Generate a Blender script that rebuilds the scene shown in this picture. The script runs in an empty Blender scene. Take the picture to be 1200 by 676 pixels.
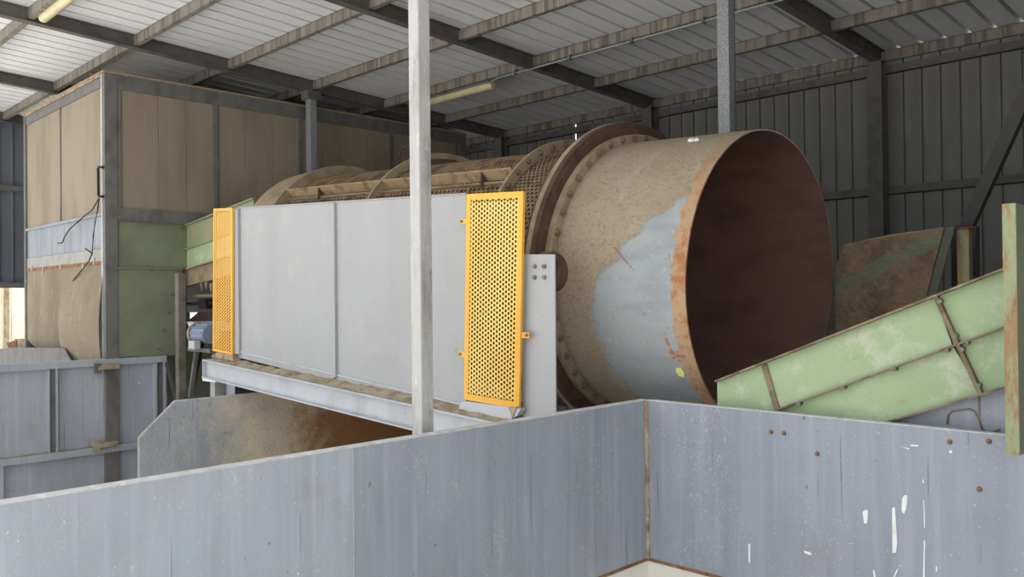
import bpy, math, random
import numpy as np
random.seed(7)
S = bpy.context.scene
COL = S.collection

# ------------------------------------------------------------------ camera
E = 2.9                                   # eye height over the concrete floor
F, YAW, PITCH, ROLL = 980.22, 0.784785, 0.00906098, -0.0104689
def _axes():
    cy, sy, cp, sp = math.cos(YAW), math.sin(YAW), math.cos(PITCH), math.sin(PITCH)
    w = np.array([-sy*cp, cy*cp, sp]); r = np.array([cy, sy, 0.]); u = np.cross(r, w)
    c, s = math.cos(ROLL), math.sin(ROLL)
    return c*r+s*u, -s*r+c*u, w
RX, UP, FW = _axes()
cam = bpy.data.cameras.new('camera'); co = bpy.data.objects.new('camera', cam); COL.objects.link(co)
from mathutils import Matrix, Vector
co.matrix_world = Matrix(((RX[0], UP[0], -FW[0], 0), (RX[1], UP[1], -FW[1], 0), (RX[2], UP[2], -FW[2], E), (0, 0, 0, 1)))
cam.sensor_width = 36; cam.lens = F/1200*36; cam.clip_end = 300
S.camera = co

# ------------------------------------------------------------------ light
W = bpy.data.worlds.new('sky'); S.world = W; W.use_nodes = True
bg = W.node_tree.nodes['Background']; bg.inputs[0].default_value = (0.90, 0.95, 1.0, 1); bg.inputs[1].default_value = 0.95
sun = bpy.data.lights.new('sun', 'SUN'); sun.energy = 8.6; sun.angle = 0.01; sun.color = (1, .97, .93)
so = bpy.data.objects.new('sun', sun); COL.objects.link(so)
so.rotation_euler = Vector((0.45, -0.40, -0.95)).to_track_quat('-Z', 'Y').to_euler()
S.view_settings.view_transform = 'Standard'; S.view_settings.look = 'None'
S.view_settings.gamma = 1; S.view_settings.use_curve_mapping = False
S.view_settings.exposure = 0.72

# ------------------------------------------------------------------ helpers
def at(px, py, ax, val):
    """the point of the plane (axis ax = val, eye-relative) that a sight line measured in the photograph meets"""
    d = (px-600)/F*RX-(py-338)/F*UP+FW
    return d*(val/d[ax])

class MB:
    def __init__(s): s.v = []; s.f = []
    def poly(s, pts, faces):
        n = len(s.v); s.v += [tuple(map(float, p)) for p in pts]; s.f += [tuple(i+n for i in f) for f in faces]; return s
    def box(s, x0, x1, y0, y1, z0, z1):
        return s.poly([(x0,y0,z0),(x1,y0,z0),(x1,y1,z0),(x0,y1,z0),(x0,y0,z1),(x1,y0,z1),(x1,y1,z1),(x0,y1,z1)],
                      [(0,3,2,1),(4,5,6,7),(0,1,5,4),(1,2,6,5),(2,3,7,6),(3,0,4,7)])
    def prism(s, pts, ext):
        n = len(pts); e = np.array(ext, float); p = [np.array(q, float) for q in pts]
        nrm = sum(np.cross(p[i]-p[0], p[(i+1) % n]-p[0]) for i in range(1, n-1))
        if nrm@e > 0: p = p[::-1]
        return s.poly(p+[q+e for q in p], [tuple(range(n)), tuple(range(2*n-1, n-1, -1))]+[(i, i+n, (i+1) % n+n, (i+1) % n) for i in range(n)])
    def bar(s, a, b, w, h, up=(0, 0, 1)):
        a = np.array(a, float); b = np.array(b, float); d = (b-a)/np.linalg.norm(b-a); u = np.array(up, float)
        sd = np.cross(d, u); sd /= np.linalg.norm(sd); u = np.cross(sd, d)
        return s.prism([a+sd*w/2+u*h/2, a-sd*w/2+u*h/2, a-sd*w/2-u*h/2, a+sd*w/2-u*h/2], b-a)
    def tube(s, pts, r, n=7):
        pts = [np.array(p, float) for p in pts]; rings = []
        for i, p in enumerate(pts):
            d = pts[min(i+1, len(pts)-1)]-pts[max(i-1, 0)]; d /= np.linalg.norm(d)+1e-9
            u = np.array([0, 0, 1.]) if abs(d[2]) < .9 else np.array([1., 0, 0])
            a = np.cross(d, u); a /= np.linalg.norm(a); b = np.cross(d, a)
            rings.append([p+r*(math.cos(t)*a+math.sin(t)*b) for t in np.arange(n)*2*math.pi/n])
        f = []
        for i in range(len(pts)-1):
            for k in range(n): f.append((i*n+k, i*n+(k+1) % n, (i+1)*n+(k+1) % n, (i+1)*n+k))
        f += [tuple(range(n-1, -1, -1)), tuple((len(pts)-1)*n+k for k in range(n))]
        return s.poly([q for r_ in rings for q in r_], f)
    def lathe(s, prof, n, c=(0, 0, 0), closed=False):
        """profile of (x, r) turned about the x axis"""
        m = len(prof); pts = []
        for k in range(n):
            t = 2*math.pi*k/n
            pts += [(c[0]+x, c[1]-r*math.sin(t), c[2]+r*math.cos(t)) for x, r in prof]
        f = []
        for k in range(n):
            for i in range(m if closed else m-1):
                j = (i+1) % m; f.append((k*m+i, ((k+1) % n)*m+i, ((k+1) % n)*m+j, k*m+j))
        return s.poly(pts, f)
    def perf(s, fn, w, h, p, r, sides=12, wrap=False):
        """sheet with staggered round holes; fn maps (u, v) to a point"""
        cw = p*math.sqrt(3)/2; nc = int(round(w/cw)); nr = int(h/p)
        if wrap: nc -= nc % 2; cw = w/nc
        kx = cw/(p*math.sqrt(3)/2); R = p/math.sqrt(3); m = sides
        for i in range(nc):
            for j in range(nr):
                u0 = (i+.5)*cw; v0 = (j+.5)*p+(p/2 if i % 2 else 0); o = []; q = []
                for k in range(m):
                    t = 2*math.pi*k/m
                    if m == 6 or k % 2 == 0: bx, by = R*math.cos(t), R*math.sin(t)
                    else: bx, by = p/2*math.cos(t), p/2*math.sin(t)
                    o.append(fn(u0+bx*kx, v0+by)); q.append(fn(u0+r*math.cos(t)*kx, v0+r*math.sin(t)))
                s.poly(o+q, [(k, (k+1) % m, m+(k+1) % m, m+k) for k in range(m)])
        return s
    def build(s, name, m, parent=None, smooth=False, bevel=0, raw=False, label=None, sol=0):
        off = np.zeros(3) if raw else np.array([0, 0, E])
        if parent is not None and not raw:
            p = parent
            while p is not None: off = off-np.array(p.location); p = p.parent
        me = bpy.data.meshes.new(name); me.from_pydata([tuple(np.array(v)+off) for v in s.v], [], s.f); me.update()
        me.materials.append(m)
        if smooth:
            me.polygons.foreach_set('use_smooth', [True]*len(me.polygons))
        o = bpy.data.objects.new(name, me); COL.objects.link(o)
        if parent is not None: o.parent = parent
        if sol:
            md = o.modifiers.new('thick', 'SOLIDIFY'); md.thickness = sol; md.offset = 0
        if bevel:
            md = o.modifiers.new('bevel', 'BEVEL'); md.width = bevel; md.segments = 2; md.limit_method = 'ANGLE'
        if smooth:
            md = o.modifiers.new('split', 'EDGE_SPLIT'); md.split_angle = math.radians(35)
        if label: o['label'] = label
        return o
def box(*a): return MB().box(*a)

def tag(o, label, cat, group=None):
    o['label'] = label; o['category'] = cat
    if group: o['group'] = group
    return o
def thing(name, loc, label, cat, group=None):
    o = bpy.data.objects.new(name, None); COL.objects.link(o); o.empty_display_size = .2
    o.location = (loc[0], loc[1], loc[2]+E); return tag(o, label, cat, group)
def setting(name, loc=(0, 0, 0)):
    o = bpy.data.objects.new(name, None); COL.objects.link(o); o.location = (loc[0], loc[1], loc[2]+E); o['kind'] = 'structure'; return o
def copy(o, dx=0, dy=0, dz=0):
    c = o.copy(); COL.objects.link(c); c.location = (o.location[0]+dx, o.location[1]+dy, o.location[2]+dz); return c

# ------------------------------------------------------------------ materials
def lin(c): return tuple(((x/255)/12.92 if x/255 <= .04045 else ((x/255+.055)/1.055)**2.4) for x in c)+(1,)
class Mat:
    def __init__(s, name, base, rough=.6, metal=0., spec=.3):
        s.m = bpy.data.materials.new(name); s.m.use_nodes = True; s.t = s.m.node_tree; s.b = s.t.nodes['Principled BSDF']
        s.b.inputs['Roughness'].default_value = rough; s.b.inputs['Metallic'].default_value = metal
        s.b.inputs['Specular IOR Level'].default_value = spec
        rgb = s.t.nodes.new('ShaderNodeRGB'); rgb.outputs[0].default_value = lin(base); s.c = rgb.outputs[0]
        s.tc = s.t.nodes.new('ShaderNodeTexCoord').outputs['Object']
    def noise(s, scale, detail=4, rough=.55, seed=0):
        sc = scale if isinstance(scale, tuple) else (scale,)*3
        mp = s.t.nodes.new('ShaderNodeMapping'); mp.inputs['Scale'].default_value = sc; mp.inputs['Location'].default_value = (seed*3.7, seed*1.3, seed*2.1)
        s.t.links.new(s.tc, mp.inputs[0])
        n = s.t.nodes.new('ShaderNodeTexNoise'); n.inputs['Scale'].default_value = 1; n.inputs['Detail'].default_value = detail; n.inputs['Roughness'].default_value = rough
        s.t.links.new(mp.outputs[0], n.inputs['Vector']); return n.outputs['Fac']
    def ramp(s, sock, lo, hi, a=0., b=1.):
        r = s.t.nodes.new('ShaderNodeMapRange'); r.inputs[1].default_value = lo; r.inputs[2].default_value = hi
        r.inputs[3].default_value = a; r.inputs[4].default_value = b; s.t.links.new(sock, r.inputs[0]); return r.outputs[0]
    def math(s, op, a, b=None):
        n = s.t.nodes.new('ShaderNodeMath'); n.operation = op
        for i, x in enumerate((a, b)):
            if x is None: continue
            if isinstance(x, (int, float)): n.inputs[i].default_value = x
            else: s.t.links.new(x, n.inputs[i])
        return n.outputs[0]
    def sep(s):
        n = s.t.nodes.new('ShaderNodeSeparateXYZ'); s.t.links.new(s.tc, n.inputs[0]); return n.outputs
    def mix(s, fac, col):
        n = s.t.nodes.new('ShaderNodeMix'); n.data_type = 'RGBA'
        if isinstance(fac, (int, float)): n.inputs[0].default_value = fac
        else: s.t.links.new(fac, n.inputs[0])
        s.t.links.new(s.c, n.inputs[6]); n.inputs[7].default_value = lin(col); s.c = n.outputs[2]; return s
    def layer(s, col, scale, lo, hi, amt=1., detail=4, seed=0, rough=.55):
        return s.mix(s.ramp(s.noise(scale, detail, rough, seed), lo, hi, 0, amt), col)
    def bump(s, scale, strength=.3, dist=.01, detail=6):
        b = s.t.nodes.new('ShaderNodeBump'); b.inputs['Strength'].default_value = strength; b.inputs['Distance'].default_value = dist
        s.t.links.new(s.noise(scale, detail), b.inputs['Height']); s.t.links.new(b.outputs[0], s.b.inputs['Normal']); return s
    def done(s): s.t.links.new(s.c, s.b.inputs['Base Color']); return s.m
    def scratches(s, amt=1.):                 # pale chips and scuffs of worn paint
        s.layer((220, 222, 222), (46, 46, 26), .69, .73, .8*amt, 5, 5, .7)
        s.layer((232, 234, 234), (17, 17, 9), .74, .76, amt, 4, 9, .65)
        s.layer((214, 214, 208), (80, 80, 60), .70, .74, .7*amt, 2, 2)
        s.mix(s.math('MULTIPLY', s.ramp(s.noise((1.6, 1.6, 1.6), 4, .6, 14), .52, .62), s.ramp(s.noise((70, 70, 50), 4, .7, 15), .56, .64, 0, .6*amt)), (206, 202, 192)); return s

M = {}
M['concrete'] = Mat('concrete', (200, 197, 190), .9).layer((140, 134, 124), 1.3, .45, .7, .6).layer((212, 208, 202), 14, .5, .75, .5).bump(40, .2).done()
M['plinth'] = Mat('painted_concrete', (226, 222, 212), .85).layer((206, 150, 92), (7, 7, 3), .55, .68, .8, 5).layer((170, 162, 150), 18, .6, .75, .5).bump(30, .3).done()
M['roof'] = Mat('zinc_sheet', (222, 224, 229), .55, .0, .35).layer((196, 197, 200), (3, .7, 1), .45, .7, .5).layer((222, 222, 222), (14, 2, 2), .55, .75, .4).done()
M['wallsheet'] = Mat('wall_sheet', (114, 113, 109), .6).layer((92, 90, 86), (4, 4, .6), .45, .7, .6).layer((142, 138, 130), (2, 2, .4), .55, .75, .4).done()
M['bluesheet'] = Mat('blue_grey_sheet', (104, 108, 116), .6).layer((92, 94, 100), (4, 4, .6), .45, .7, .5).done()
M['purlin'] = Mat('stained_zinc', (132, 126, 117), .65).layer((92, 86, 78), (14, 14, .8), .47, .6, .8, 5).layer((186, 176, 156), (14, 14, 1.5), .6, .72, .5, 3, 4).layer((120, 90, 66), (3, 3, 3), .62, .75, .5).done()
M['rafter'] = Mat('dusty_dark_steel', (98, 95, 92), .7).layer((70, 67, 63), 5, .45, .7, .7).layer((128, 122, 112), (8, 8, 20), .6, .75, .5).done()
M['darksteel'] = Mat('dark_steel', (66, 64, 62), .6).layer((46, 44, 42), 4, .45, .7, .6).done()
M['galv'] = Mat('galvanised_post', (174, 172, 169), .5, .0, .4).layer((136, 132, 127), (14, 14, 3), .45, .68, .8, 6).layer((120, 110, 98), (26, 26, 8), .66, .74, .7, 4, 3).layer((222, 220, 214), (40, 40, 20), .6, .75, .5).bump(60, .15).done()
M['galv2'] = Mat('spangled_zinc', (150, 152, 154), .45, .2, .4).layer((118, 120, 124), 45, .45, .62, .8, 2).layer((178, 180, 182), 60, .58, .7, .6, 2, 3).done()
def hop(name, base, st=.4):
    m = Mat(name, base, .5, 0, .4)
    m.layer(tuple(int(c*.88) for c in base), (2, 2, 1.2), .42, .68, .5, 6, 11)
    m.layer(tuple(int(c*.86) for c in base), (7, 7, .35), .45, .68, st, 7).layer(tuple(min(255, int(c*1.12)) for c in base), (16, 16, .7), .52, .7, st, 6, 3)
    m.layer(tuple(int(c*.62) for c in base), (42, 42, 1.1), .68, .73, .7, 2, 7)
    m.layer((150, 140, 122), (3, 3, 3), .60, .76, .45, 6, 6)
    m.layer((120, 92, 66), (22, 22, 16), .735, .76, .8, 3, 8)
    m.scratches(); return m
M['hopper'] = hop('blue_grey_paint', (152, 158, 168)).bump(30, .06).done()
M['hopper_daylit'] = hop('daylit_blue_grey_paint', (165, 172, 181), .5).bump(30, .06).done()  # near plate's extra daylight put into a lighter base colour
M['hopper_edge'] = Mat('worn_paint_edge', (196, 194, 192), .6).layer((160, 148, 132), (6, 6, 6), .5, .7, .7).layer((224, 224, 222), 20, .55, .7, .7).done()
M['bay'] = hop('bay_paint', (168, 173, 182)).bump(30, .06).done()
M['guard'] = Mat('grey_paint', (166, 166, 167), .5).layer((160, 160, 158), (2, 2, .5), .45, .7, .7).layer((180, 178, 172), (3, 3, 3), .55, .75, .5, 6, 2).layer((150, 138, 118), (12, 12, 5), .68, .76, .6, 4, 4).layer((206, 206, 204), (40, 40, 14), .7, .75, .7, 3).done()
M['beam'] = Mat('pale_grey_paint', (184, 187, 191), .5).layer((160, 160, 158), (3, 3, 2), .5, .7, .6).layer((150, 126, 98), (9, 9, 9), .66, .74, .7, 5).done()
M['dust'] = Mat('tan_dust', (172, 156, 132), .95).layer((128, 102, 72), 7, .45, .65, .8, 6).layer((198, 186, 164), 22, .55, .72, .7, 5).bump(60, .8, .02).done()
M['yellow'] = Mat('amber_paint', (236, 178, 70), .5).layer((218, 150, 52), (3, 3, 1), .45, .7, .7).layer((240, 206, 120), 25, .6, .75, .4).done()
M['yellow2'] = Mat('amber_sheet_paint', (242, 206, 116), .5).layer((232, 186, 84), (3, 3, 1), .4, .65, .8).done()
M['green'] = Mat('light_green_paint', (162, 181, 142), .6).layer((148, 167, 128), (2, 2, 2), .42, .65, .7, 6).layer((202, 202, 186), (5, 5, 5), .52, .66, .6, 10, 2, .75).layer((160, 138, 110), (14, 14, 14), .66, .74, .6, 5, 4).done()
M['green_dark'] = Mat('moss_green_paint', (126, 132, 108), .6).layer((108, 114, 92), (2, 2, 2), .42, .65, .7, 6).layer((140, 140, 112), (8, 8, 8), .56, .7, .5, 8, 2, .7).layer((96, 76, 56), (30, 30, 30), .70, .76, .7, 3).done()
M['green_dusty'] = Mat('dusty_green_paint', (134, 146, 112), .7).layer((158, 144, 118), (4, 4, 4), .42, .6, .9, 6).done()
M['green_rust'] = Mat('rusting_green_paint', (146, 152, 118), .7).layer((148, 114, 82), (16, 16, 4), .45, .55, .9, 9, 1, .75).layer((116, 72, 52), (12, 12, 3), .60, .66, .8, 6, 3).bump(40, .4).done()
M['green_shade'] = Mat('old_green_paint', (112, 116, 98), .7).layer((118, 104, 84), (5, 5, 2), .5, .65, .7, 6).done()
M['rib'] = Mat('dusty_rib', (138, 124, 102), .8).layer((102, 84, 66), 9, .45, .65, .8).layer((160, 160, 130), 16, .6, .72, .6).done()
M['legbrown'] = Mat('grimy_column', (122, 113, 102), .8).layer((96, 86, 76), 6, .45, .65, .8, 6).done()
M['rust'] = Mat('rust', (146, 104, 72), .85).layer((106, 68, 48), 9, .45, .62, .9, 7).layer((186, 156, 118), 14, .58, .7, .8, 6, 3).bump(50, .5).done()
M['bar'] = Mat('dusty_rusty_bar', (176, 152, 118), .9).layer((132, 94, 62), 7, .5, .66, .8, 7).layer((196, 176, 142), 14, .56, .7, .6, 6, 3).bump(50, .5).done()
M['rustdark'] = Mat('dark_rust', (92, 68, 56), .85).layer((66, 48, 40), 8, .45, .65, .8, 6).layer((128, 106, 84), (10, 10, 10), .62, .74, .6, 5).bump(50, .4).done()
M['lining'] = Mat('drum_inside', (116, 86, 77), .8).layer((92, 68, 60), (2, 4, 4), .45, .65, .7, 6).layer((116, 88, 74), (30, 30, 30), .6, .75, .5, 4).bump(50, .4).done()
M['screen'] = Mat('dusty_screen', (136, 113, 88), .9).layer((96, 74, 56), 5, .45, .62, .9, 6).layer((176, 156, 124), 9, .58, .72, .6, 5, 2).done()
M['dustsheet'] = Mat('dusty_metal', (156, 140, 116), .9).layer((128, 108, 86), 6, .45, .65, .8, 6).bump(60, .4).done()
M['bolt'] = Mat('bolt_steel', (128, 122, 112), .5, .4).layer((84, 70, 58), 30, .5, .7, .8).done()
M['bolt_dusty'] = Mat('dusty_bolt', (120, 106, 86), .8).layer((84, 70, 56), 20, .5, .7, .8).done()
def panelmat(name, base):
    m = Mat(name, base, .8)
    x = m.sep(); w = m.math('SINE', m.math('MULTIPLY', m.math('ADD', x[0], x[1]), 150.)); 
    m.mix(m.ramp(w, -1, 1, 0, .22), tuple(int(c*.72) for c in base))
    m.layer(tuple(int(c*.84) for c in base), (2, 2, .6), .45, .65, .7, 6).layer((100, 86, 66), (12, 12, 12), .69, .75, .5, 4); return m
M['panel'] = panelmat('dusty_cream_panel', (150, 137, 119)).done()
M['frame'] = Mat('grey_frame', (112, 110, 107), .6).layer((88, 85, 81), (5, 5, 3), .45, .65, .7, 5).layer((148, 136, 116), (10, 10, 10), .63, .74, .6, 6).done()
M['blueplate'] = Mat('pale_blue_sheet', (144, 149, 155), .5).layer((124, 129, 135), (5, 5, .6), .45, .65, .7).layer((178, 186, 192), (20, 20, 2), .6, .72, .5).done()
M['clampstrip'] = Mat('dusty_clamp_strip', (158, 156, 150), .6).layer((134, 128, 118), (4, 4, 4), .45, .7, .7, 6).done()
M['rubber'] = Mat('dusty_belting', (142, 130, 110), .95).layer((122, 110, 94), (1.2, 1.2, .8), .42, .62, .8, 6).layer((178, 166, 140), (16, 16, 3), .58, .72, .5, 5).layer((110, 98, 82), (3, 3, 30), .62, .75, .4).bump(50, .3).done()
M['black'] = Mat('black_rubber', (34, 32, 31), .8).layer((58, 52, 46), 6, .5, .7, .6).done()
M['cable'] = Mat('cable', (70, 50, 42), .7).done()
M['motor'] = Mat('motor_blue', (132, 142, 166), .5).layer((150, 150, 160), 12, .5, .7, .6).done()
M['white'] = Mat('white_paint', (236, 236, 234), .6).layer((206, 200, 190), 12, .55, .7, .6).done()
M['lampcream'] = Mat('yellowed_plastic', (206, 192, 156), .4).layer((176, 156, 116), 9, .5, .7, .6).done()
M['cream'] = Mat('cream_boards', (240, 230, 208), .8).layer((190, 160, 116), (8, 8, .5), .55, .7, .7).done()
M['leaf'] = Mat('yellow_green_tag', (224, 226, 120), .6).done()
M['copper'] = Mat('rust_streak', (150, 112, 88), .9).layer((178, 158, 138), 30, .48, .6, .9).done()

# dirty divider plate: clean blue grey at the near edge, tan dirt then rust brown further in
m = hop('dirty_divider_paint', (170, 174, 179))
y = m.sep()[1]
n1 = m.math('ADD', y, m.math('MULTIPLY', m.math('SUBTRACT', m.noise(3.5, 8, .65), .5), 2.2))
m.mix(m.ramp(n1, .55, 1.5, 0, .95), (222, 204, 176))
n2 = m.math('ADD', y, m.math('MULTIPLY', m.math('SUBTRACT', m.noise(5, 8, .65, 4), .5), 1.6))
m.mix(m.ramp(n2, 1.75, 2.3, 0, .95), (172, 120, 74)).layer((136, 92, 56), (12, 12, 12), .6, .72, .35)
m.layer((226, 216, 196), (22, 22, 22), .60, .68, .7, 8, 12, .75)
M['dirtyplate'] = m.bump(30, .5, .02).done()

# drum shell: paint, a dust coat that stops at a worn edge, rust band at the rim (object space: x along the axis)
m = Mat('drum_paint', (152, 156, 158), .55)
m.layer((132, 138, 144), (2, 6, 6), .45, .65, .7, 6).layer((178, 174, 162), 18, .6, .74, .6, 5).layer((140, 112, 86), 16, .665, .70, .8, 6, 5)
x = m.sep(); s_ = m.math('MULTIPLY', x[0], -1.)
phi = m.math('DIVIDE', m.math('ARCTAN2', m.math('MULTIPLY', x[1], -1.), x[2]), math.pi)
cr = m.t.nodes.new('ShaderNodeValToRGB'); cr.color_ramp.interpolation = 'EASE'
el = cr.color_ramp.elements
tab = [(0, .0), (38, .03), (58, .10), (64, .24), (72, .42), (82, .62), (92, .80), (104, .88), (120, .84), (137, .77), (150, .74)]
el[0].position = 0; el[0].color = (0, 0, 0, 1); el[1].position = 1; el[1].color = (.7,)*3+(1,)
for d, v in tab[1:]:
    e = el.new(d/180); e.color = (v, v, v, 1)
m.t.links.new(phi, cr.inputs[0])
wob = m.math('MULTIPLY', m.math('SUBTRACT', m.noise((7, 7, 7), 8, .7, 1), .5), .34)
d_ = m.math('SUBTRACT', m.math('ADD', s_, wob), cr.outputs[0])
dust = m.ramp(d_, -.02, .03)
m.mix(dust, (168, 153, 130))
g1 = m.math('MULTIPLY', dust, m.ramp(m.noise(34, 6, .7, 2), .50, .64)); m.mix(m.math('MULTIPLY', g1, .55), (116, 102, 83))
g2 = m.math('MULTIPLY', dust, m.ramp(m.noise((3, 3, 3), 5, .6, 3), .45, .65)); m.mix(m.math('MULTIPLY', g2, .45), (156, 140, 116))
g3 = m.math('MULTIPLY', dust, m.ramp(m.noise((5, 1.6, 1.6), 5, .6, 6), .60, .68)); m.mix(m.math('MULTIPLY', g3, .6), (172, 166, 154))
rim = m.ramp(m.math('ADD', s_, m.math('MULTIPLY', m.math('SUBTRACT', m.noise(12, 6, .7, 8), .5), .12)), .125, .105)
m.mix(m.math('MULTIPLY', rim, m.ramp(phi, .12, .3, .35, 1.)), (172, 142, 110))
rr = m.math('MULTIPLY', rim, m.ramp(m.noise(11, 7, .7, 9), .46, .6)); m.mix(m.math('MULTIPLY', rr, m.ramp(phi, .2, .4)), (158, 106, 68))
b = m.t.nodes.new('ShaderNodeBump'); b.inputs['Strength'].default_value = .8; b.inputs['Distance'].default_value = .02
m.t.links.new(m.math('MULTIPLY', m.noise(34, 8, .7, 2), dust), b.inputs['Height']); m.t.links.new(b.outputs[0], m.b.inputs['Normal'])
M['drum'] = m.done()

# chute back plate: caked brown with a scraped green band
m = Mat('caked_plate', (138, 116, 94), .9)
m.layer((104, 86, 68), 5, .45, .62, .8, 7).layer((148, 132, 108), 9, .6, .72, .6, 6, 2)
x = m.sep(); band = m.math('ADD', m.math('SUBTRACT', m.math('MULTIPLY', x[0], .45), x[2]), m.math('MULTIPLY', m.math('SUBTRACT', m.noise(4, 8, .7), .5), .30))
m.mix(m.math('MULTIPLY', m.ramp(band, -1.30, -1.26), m.math('MULTIPLY', m.ramp(band, -1.13, -1.19), .8)), (114, 124, 100))
m.layer((150, 140, 118), (6, 6, 6), .58, .66, .5, 8, 5, .7)
M['caked'] = m.bump(18, .9, .04).done()

# ------------------------------------------------------------------ setting: ground, roof, walls
o = box(-60, 30, -40, 40, -3.1, -2.9).build('floor', M['concrete']); o['kind'] = 'structure'

A0, SL = 3.716, .05                        # roof plane: underside of purlins z = A0 - SL*y
def zr(y): return A0-SL*y
Y0, YB, XL, XR = 2.72, 11.65, -18.4, 3.0
ceil = setting('ceiling', (0, 0, 3.6))
RD = .14
pitch = .29
def roofprof(x0):
    pr = [(0, 0), (.238, 0), (.241, .13), (.287, .13), (.29, 0)]
    return [(x0+a, b) for a, b in pr]
nroof = int((XR-XL)/pitch)
mb = MB(); pr = roofprof(XL)
for yy in (Y0-.1, YB+.25):
    mb.v += [(xx, yy, zr(yy)+RD+.002+h) for xx, h in pr]
    mb.v += [(xx, yy, zr(yy)+RD+.012+h) for xx, h in pr]
k = len(pr)
for i in range(k-1):
    mb.f += [(i, i+1, 2*k+i+1, 2*k+i), (k+i, 3*k+i, 3*k+i+1, k+i+1)]
p0 = mb.build('roof_panel', M['roof'], ceil)
for i in range(1, nroof): copy(p0, dx=i*pitch)
for ratio in (1.128, .784, .588, .462, .3785, .320, .270):
    kk = 1/ratio; yp = A0*kk/(1+SL*kk); z = zr(yp)
    MB().box(XL, XR, yp, yp+.008, z, z+RD).box(XL, XR, yp, yp+.065, z-.004, z+.004).box(XL, XR, yp, yp+.065, z+RD-.006, z+RD).build('purlin', M['purlin'], ceil)
for xr in (-18.25, -15.2, -11.75, -8.2, -4.45, -.7):
    ya, yb2 = Y0, YB-.05
    mb = MB()
    for (x0, x1, h0, h1) in ((xr-.006, xr+.006, -.03, RD), (xr-.06, xr+.06, -.04, -.028), (xr-.06, xr+.06, RD-.012, RD)):
        mb.prism([(x0, ya, zr(ya)+h0), (x0, yb2, zr(yb2)+h0), (x0, yb2, zr(yb2)+h1), (x0, ya, zr(ya)+h1)], (x1-x0, 0, 0))
    mb.build('rafter', M['rafter'], ceil)

wb = setting('wall_back', (0, YB, -2.9))
wp = .2335
x0 = -18.4
def wallpanel(mb, x, y, z0, z1, ax=0, cuts=()):
    prof = [(0, 0), (.205, 0), (.209, .03), (.2295, .03), (.2335, 0)]
    spans = []; zc = z0
    for a, b_ in sorted(cuts): spans.append((zc, a)); zc = b_
    spans.append((zc, z1))
    for a, b_ in spans:
        for i in range(4):
            (u0, h0), (u1, h1) = prof[i], prof[i+1]
            pt = [(x+u0, y+h0), (x+u1, y+h1), (x+u1, y+h1+.006), (x+u0, y+h0+.006)]
            if ax: pt = [(q[1], q[0]) for q in pt]
            mb.prism([(p_[0], p_[1], a) for p_ in pt], (0, 0, b_-a))
    return mb
ztop = zr(YB)+RD
slit = at(673.5, 150, 1, YB)
p0 = None
for i in range(int((3.0-x0)/wp)):
    xx = x0+i*wp
    if xx < slit[0] <= xx+wp:               # panel with two daylight slits, split round them
        zs = sorted([at(673, y_, 1, YB)[2] for y_ in (143.5, 151, 156, 165.5)])
        mb = MB(); cuts = [(zs[0], zs[1]), (zs[2], zs[3])]
        a = xx; w2 = .036
        ss = slit[0]-w2*1.3
        for (u, v, c) in ((a, ss, ()), (ss, ss+w2, cuts), (ss+w2, ss+1.6*w2, ()), (ss+1.6*w2, ss+2.4*w2, cuts), (ss+2.4*w2, xx+wp, ())):
            zc = -2.9
            for q0, q1 in list(c)+[(ztop, ztop)]:
                if q0 > zc: mb.box(u, v, YB, YB+.006, zc, q0)
                zc = q1
        mb.build('wall_panel', M['wallsheet'], wb); continue
    if p0 is None: p0 = wallpanel(MB(), xx, YB, -2.9, ztop).build('wall_panel', M['wallsheet'], wb); pi = i
    else: copy(p0, dx=(i-pi)*wp)
for zg in (3.0, 1.37): MB().box(x0, XR, YB-.075, YB-.01, zg-.05, zg-.044).box(x0, XR, YB-.018, YB-.01, zg-.05, zg+.06).box(x0, XR, YB-.075, YB-.069, zg-.05, zg+.06).build('girt', M['rafter'], wb)
for xc in (-15.2, -11.75, -8.2, -4.47, -.7):
    MB().box(xc-.1, xc+.1, YB-.24, YB-.23, -2.9, zr(YB)).box(xc-.1, xc+.1, YB-.09, YB-.08, -2.9, zr(YB)).box(xc-.005, xc+.005, YB-.23, YB-.09, -2.9, zr(YB)).build('column', M['rafter'], wb)

wl = setting('wall_left', (XL, 0, .3))
p0 = None
p1 = None
for i in range(38):
    yy = 2.8+i*wp
    if p0 is None: p0 = wallpanel(MB(), yy, XL, .3, 3.75, 1).build('wall_panel', M['bluesheet'], wl)
    else: copy(p0, dy=i*wp)
    if yy > 5.8 and not 8.0 < yy < 8.6:
        if p1 is None: p1 = wallpanel(MB(), yy, XL, -2.9, .28, 1).build('wall_panel', M['bluesheet'], wl); i1 = i
        else: copy(p1, dy=(i-i1)*wp)
MB().box(XL+.01, XL+.09, 2.8, YB, 2.14, 2.24).build('girt', M['frame'], wl)
MB().box(XL+.01, XL+.11, 2.8, YB, .26, .36).build('girt', M['frame'], wl)
wr = setting('wall_right_unseen', (XR, 0, -2.9))  # unseen end wall, added to keep light out from the right
p0 = None
for i in range(38):
    if p0 is None: p0 = wallpanel(MB(), 2.8, XR, -2.9, 3.7, 1).build('wall_panel', M['wallsheet'], wr)
    else: copy(p0, dy=i*wp)
for yc in (2.9, 7.3): box(XL+.01, XL+.16, yc-.08, yc+.08, -2.9, .3).build('column', M['frame'], wl)

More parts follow.
